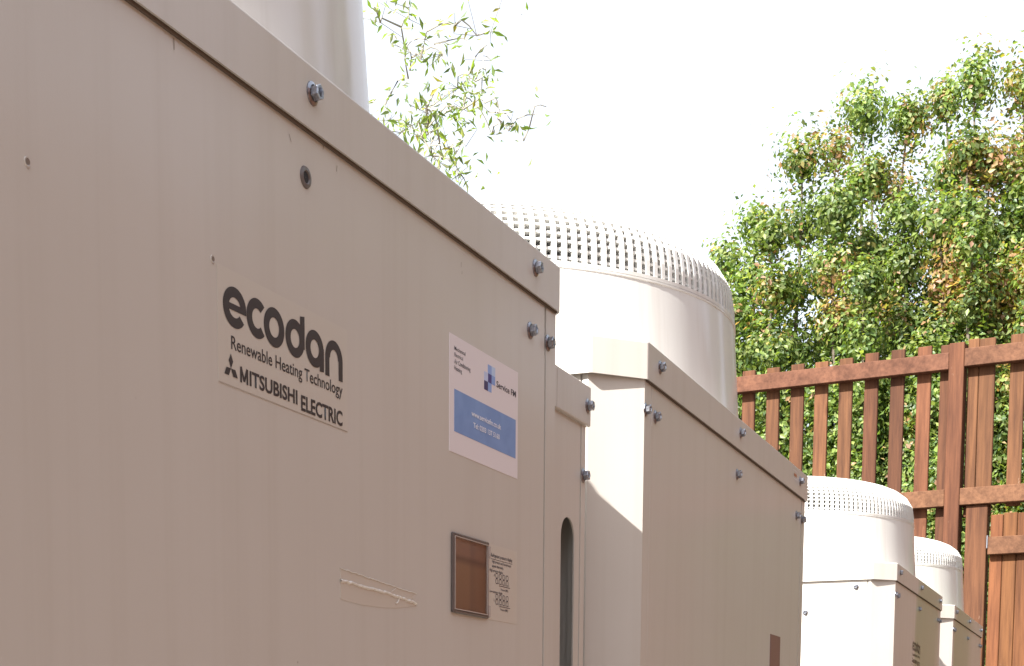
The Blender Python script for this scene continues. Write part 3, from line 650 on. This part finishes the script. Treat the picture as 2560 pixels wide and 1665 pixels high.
def P_(y, z, x=12.0): return (x, y, z)
shoot_tree('maple_tree', 'bushy green tree with a few orange leaves, leftmost of the trees behind the fence', (12.1, 2.72),
  [(P_(2.49, 5.26), .22), (P_(2.29, 5.38, 12.2), .14), (P_(2.80, 4.82, 11.9), .34), (P_(3.02, 4.62), .25), (P_(2.92, 4.1, 11.7), .42), (P_(2.62, 4.6, 11.6), .42), (P_(3.0, 3.5, 11.8), .42), (P_(2.5, 3.7, 11.4), .5), (P_(2.8, 2.9, 11.5), .5), (P_(3.35, 3.2, 12.3), .4)], 62, (GREEN, AUT, .40), 1)
shoot_tree('maple_tree', 'green tree with two pointed tops and dense crown, second from left behind the fence', (12.4, 1.98),
  [(P_(2.05, 5.52), .40), (P_(1.77, 5.50, 12.2), .17), (P_(1.95, 5.0, 11.9), .32), (P_(2.15, 4.75, 11.6), .46), (P_(1.7, 4.7, 11.7), .46), (P_(1.9, 4.1, 11.3), .5), (P_(2.2, 3.4, 11.4), .5), (P_(1.6, 3.6, 11.5), .5), (P_(1.9, 2.8, 11.3), .5)], 66, (GREEN, AUT, .36), 2)
shoot_tree('maple_tree', 'tallest tree behind the fence, with orange-tinted leaves near its twin tops', (12.3, 1.30),
  [(P_(1.49, 5.56, 12.1), .18), (P_(1.29, 5.62), .30), (P_(1.30, 5.1, 11.8), .34), (P_(1.15, 5.0, 11.9), .42), (P_(1.45, 4.55, 11.6), .40), (P_(1.2, 4.3, 11.4), .5), (P_(1.45, 3.6, 11.4), .5), (P_(1.1, 3.4, 11.4), .5), (P_(1.35, 2.8, 11.3), .5), (P_(1.75, 4.25, 11.8), .4)], 66, (GREEN, AUT, .26), 3)
shoot_tree('maple_tree', 'tree at the right edge with yellow-green leaves behind the fence', (12.6, .62),
  [(P_(.99, 5.62, 12.2), .06), (P_(1.0, 4.95), .30), (P_(.82, 4.95, 12.2), .34), (P_(.9, 4.7, 11.8), .46), (P_(.6, 5.1, 12.3), .4), (P_(.8, 4.1, 11.5), .5), (P_(.9, 3.4, 11.4), .5), (P_(.5, 3.4, 11.4), .5), (P_(.75, 2.7, 11.3), .5), (P_(.4, 4.6, 12), .5), (P_(1.05, 4.2, 11.9), .4)], 66, (GREEN, AUT + YEL, .20), 4)
for i, (x, y, h, lab) in enumerate(((12.6, -.7, 8.5, 'tall bushy tree just beyond the right edge behind the gate'), (12.0, -2.2, 9.5, 'dense tree well to the right of the gate'), (10.5, -4.2, 9.0, 'dense tree at the far right corner of the compound'), (13.5, 4.6, 3.4, 'low bushy tree behind the nearer fan shrouds'))):
    shoot_tree('maple_tree', lab, (x, y), [((x + random.uniform(-.6, .4), y + random.uniform(-.8, .8), h * random.uniform(.55, 1)), .7) for _ in range(14)], 50, (GREEN, AUT, .32), 20 + i, .075)
# hedge filling the foot of the trees
hp = []
rr = np.random.default_rng(9)
for _ in range(620):
    y = rr.uniform(-3.5, 4.6); z = abs(rr.normal(0, 1)) * .95 + .2; x = 11.6 + rr.normal(0, .35)
    if z < 2.9: hp.append(np.array((x, y, z)) + rr.normal(size=(130, 3)) * .15)
hp = np.concatenate(hp); hd = thing('hedge', 'dark green hedge seen through the gaps of the fence', 'hedge', (11.6, .5, 0))
leaf_cloud('foliage', hp - np.array((11.6, .5, 0)), .055, ([(.12, .19, .04), (.09, .15, .04), (.16, .22, .05), (.07, .12, .04)], AUT, .45), hd, 1.0, 2.0, 9)
bm = bmesh.new()
for i in range(14): yy = -3.4 + i * .58; tube(bm, [(0, yy, -.05), (.05, yy + .05, .9), (-.03, yy - .05, 1.7)], .035, .012, 5)
obj('stem', bm, M['bark'], hd, True)['kind'] = 'stuff'

# airy tree with narrow leaves reaching out from behind the nearest shroud
CL=[(6.92, 3.48, 4.46, 6), (7.13, 3.39, 4.52, 8), (7.01, 3.48, 4.42, 8), (7.17, 3.41, 4.49, 8), (7.19, 3.46, 4.47, 6), (6.8, 3.0, 4.24, 8), (6.76, 3.12, 4.22, 3), (7.34, 3.46, 4.47, 3), (6.93, 2.88, 4.24, 8), (6.91, 2.94, 4.23, 5), (7.45, 3.21, 4.46, 4), (7.08, 2.96, 4.26, 6), (7.34, 3.35, 4.43, 6), (7.08, 3.36, 4.3, 10), (7.2, 3.24, 4.31, 14), (6.86, 3.2, 4.15, 8), (7.19, 3.41, 4.26, 4), (7.36, 3.5, 4.3, 6), (7.12, 3.07, 4.16, 10), (7.27, 3.1, 4.19, 10), (7.22, 3.17, 4.15, 14), (6.79, 3.07, 3.95, 10), (7.28, 3.07, 4.13, 10), (7.16, 3.06, 4.04, 6), (6.96, 2.92, 3.95, 6), (6.77, 3.13, 3.89, 14), (7.36, 3.26, 4.12, 14), (7.08, 3.08, 3.99, 10), (7.25, 3.34, 4.07, 14), (7.37, 3.24, 4.07, 12), (7.25, 3.34, 4.02, 12), (7.39, 3.5, 4.08, 14), (7.03, 3.38, 3.91, 12), (7.31, 3.38, 3.99, 12), (7.06, 3.23, 3.86, 10), (7.4, 3.72, 4.24, 6), (7.37, 3.61, 4.12, 12), (6.82, 3.04, 3.72, 12), (6.85, 3.02, 3.7, 6), (6.9, 3.16, 3.73, 10), (7.43, 3.39, 3.92, 8), (7.06, 3.18, 3.77, 4), (7.19, 3.25, 3.79, 5), (6.96, 3.05, 3.65, 14), (7.11, 3.09, 3.69, 8), (7.02, 3.03, 3.61, 6), (7.0, 2.86, 3.91, 5), (7.16, 2.91, 3.92, 6), (7.16, 2.88, 3.89, 3), (7.38, 2.9, 3.98, 3), (7.23, 2.76, 3.97, 4), (7.4, 2.78, 4.07, 3), (7.35, 2.71, 4.03, 3), (7.44, 3.1, 4.11, 4), (7.22, 2.99, 3.91, 3), (6.86, 2.97, 3.73, 3), (7.35, 3.08, 4.27, 4), (7.43, 2.91, 3.94, 1), (7.38, 3.06, 4.32, 2)]
wt = thing('willow_tree', 'airy tree with thin twigs and narrow bright leaves above the nearest unit', 'tree', (7.6, 5.1, 0))
base = Vector((7.6, 5.1, 0)); bmb = bmesh.new(); bmt = bmesh.new(); r = random.Random(4)
nodes = [(Vector((7.6, 5.1, 3.0)), .05), (Vector((7.5, 4.6, 3.6)), .035), (Vector((7.4, 4.3, 4.1)), .03), (Vector((7.3, 4.1, 3.7)), .03), (Vector((7.3, 4.3, 4.6)), .025)]
tube(bmb, [Vector((0, 0, -.05)), Vector((.05, .02, 1.4)), nodes[0][0] - base], .14, .07, 10)
for a, b_ in ((0, 1), (1, 2), (1, 3), (2, 4)): tube(bmb, [nodes[a][0] - base, (nodes[a][0] + nodes[b_][0]) / 2 - base + Vector((0, 0, .04)), nodes[b_][0] - base], .03, .02, 7)
extra = [(7.3 + r.uniform(-.5, .5), 4.35 + r.uniform(-.25, .9), 4.1 + r.uniform(-.9, 1.1), 12) for _ in range(40)]
pts = []
con = [n_[0] for n_ in nodes[1:]]
for (x, y, z, n_) in sorted([c for c in CL if c[1] > 2.74] + extra, key=lambda c: (Vector(c[:3]) - Vector((7.4, 4.4, 3.9))).length):
    p = Vector((x, y, z)); q = min(con, key=lambda c: (c - p).length + .35 * (c - Vector((7.4, 4.4, 3.9))).length)
    mid = (p + q) / 2 + Vector((r.gauss(0, .02), r.gauss(0, .02), .03 + r.gauss(0, .015))); P = [q, q * .55 + mid * .5 - (q * .05), mid, mid * .5 + p * .5 + Vector((0, 0, .008)), p]
    tube(bmt, [v - base for v in P], .0048, .0022, 4); con.append(p); con.append(mid)
    for _ in range(int(n_ * (1.7 if n_ >= 12 else 1.0 if n_ >= 8 else .6))):
        s_ = .045 if n_ >= 10 else .065
        d = Vector((r.gauss(0, 1), r.gauss(0, 1), r.gauss(0, .8))) * s_; pts.append(np.array(p + d - base))
        if r.random() < .35: tube(bmt, [p - base, p + d - base], .0018, .0012, 3)
    if n_ < 10:
        for _ in range(3): pts.append(np.array(q.lerp(p, r.random()) + Vector((r.gauss(0, 1), r.gauss(0, 1), r.gauss(0, 1))) * .03 - base))
obj('trunk', bmb, M['bark'], wt, True); obj('twig_cluster', bmt, M['twig'], wt, True)['kind'] = 'stuff'
leaf_cloud('crown', np.array(pts), .052, ([(.24, .34, .07), (.28, .37, .08), (.18, .27, .06), (.16, .22, .09), (.30, .33, .17)], YEL, .55), wt, 2.0, 2.5, 31)
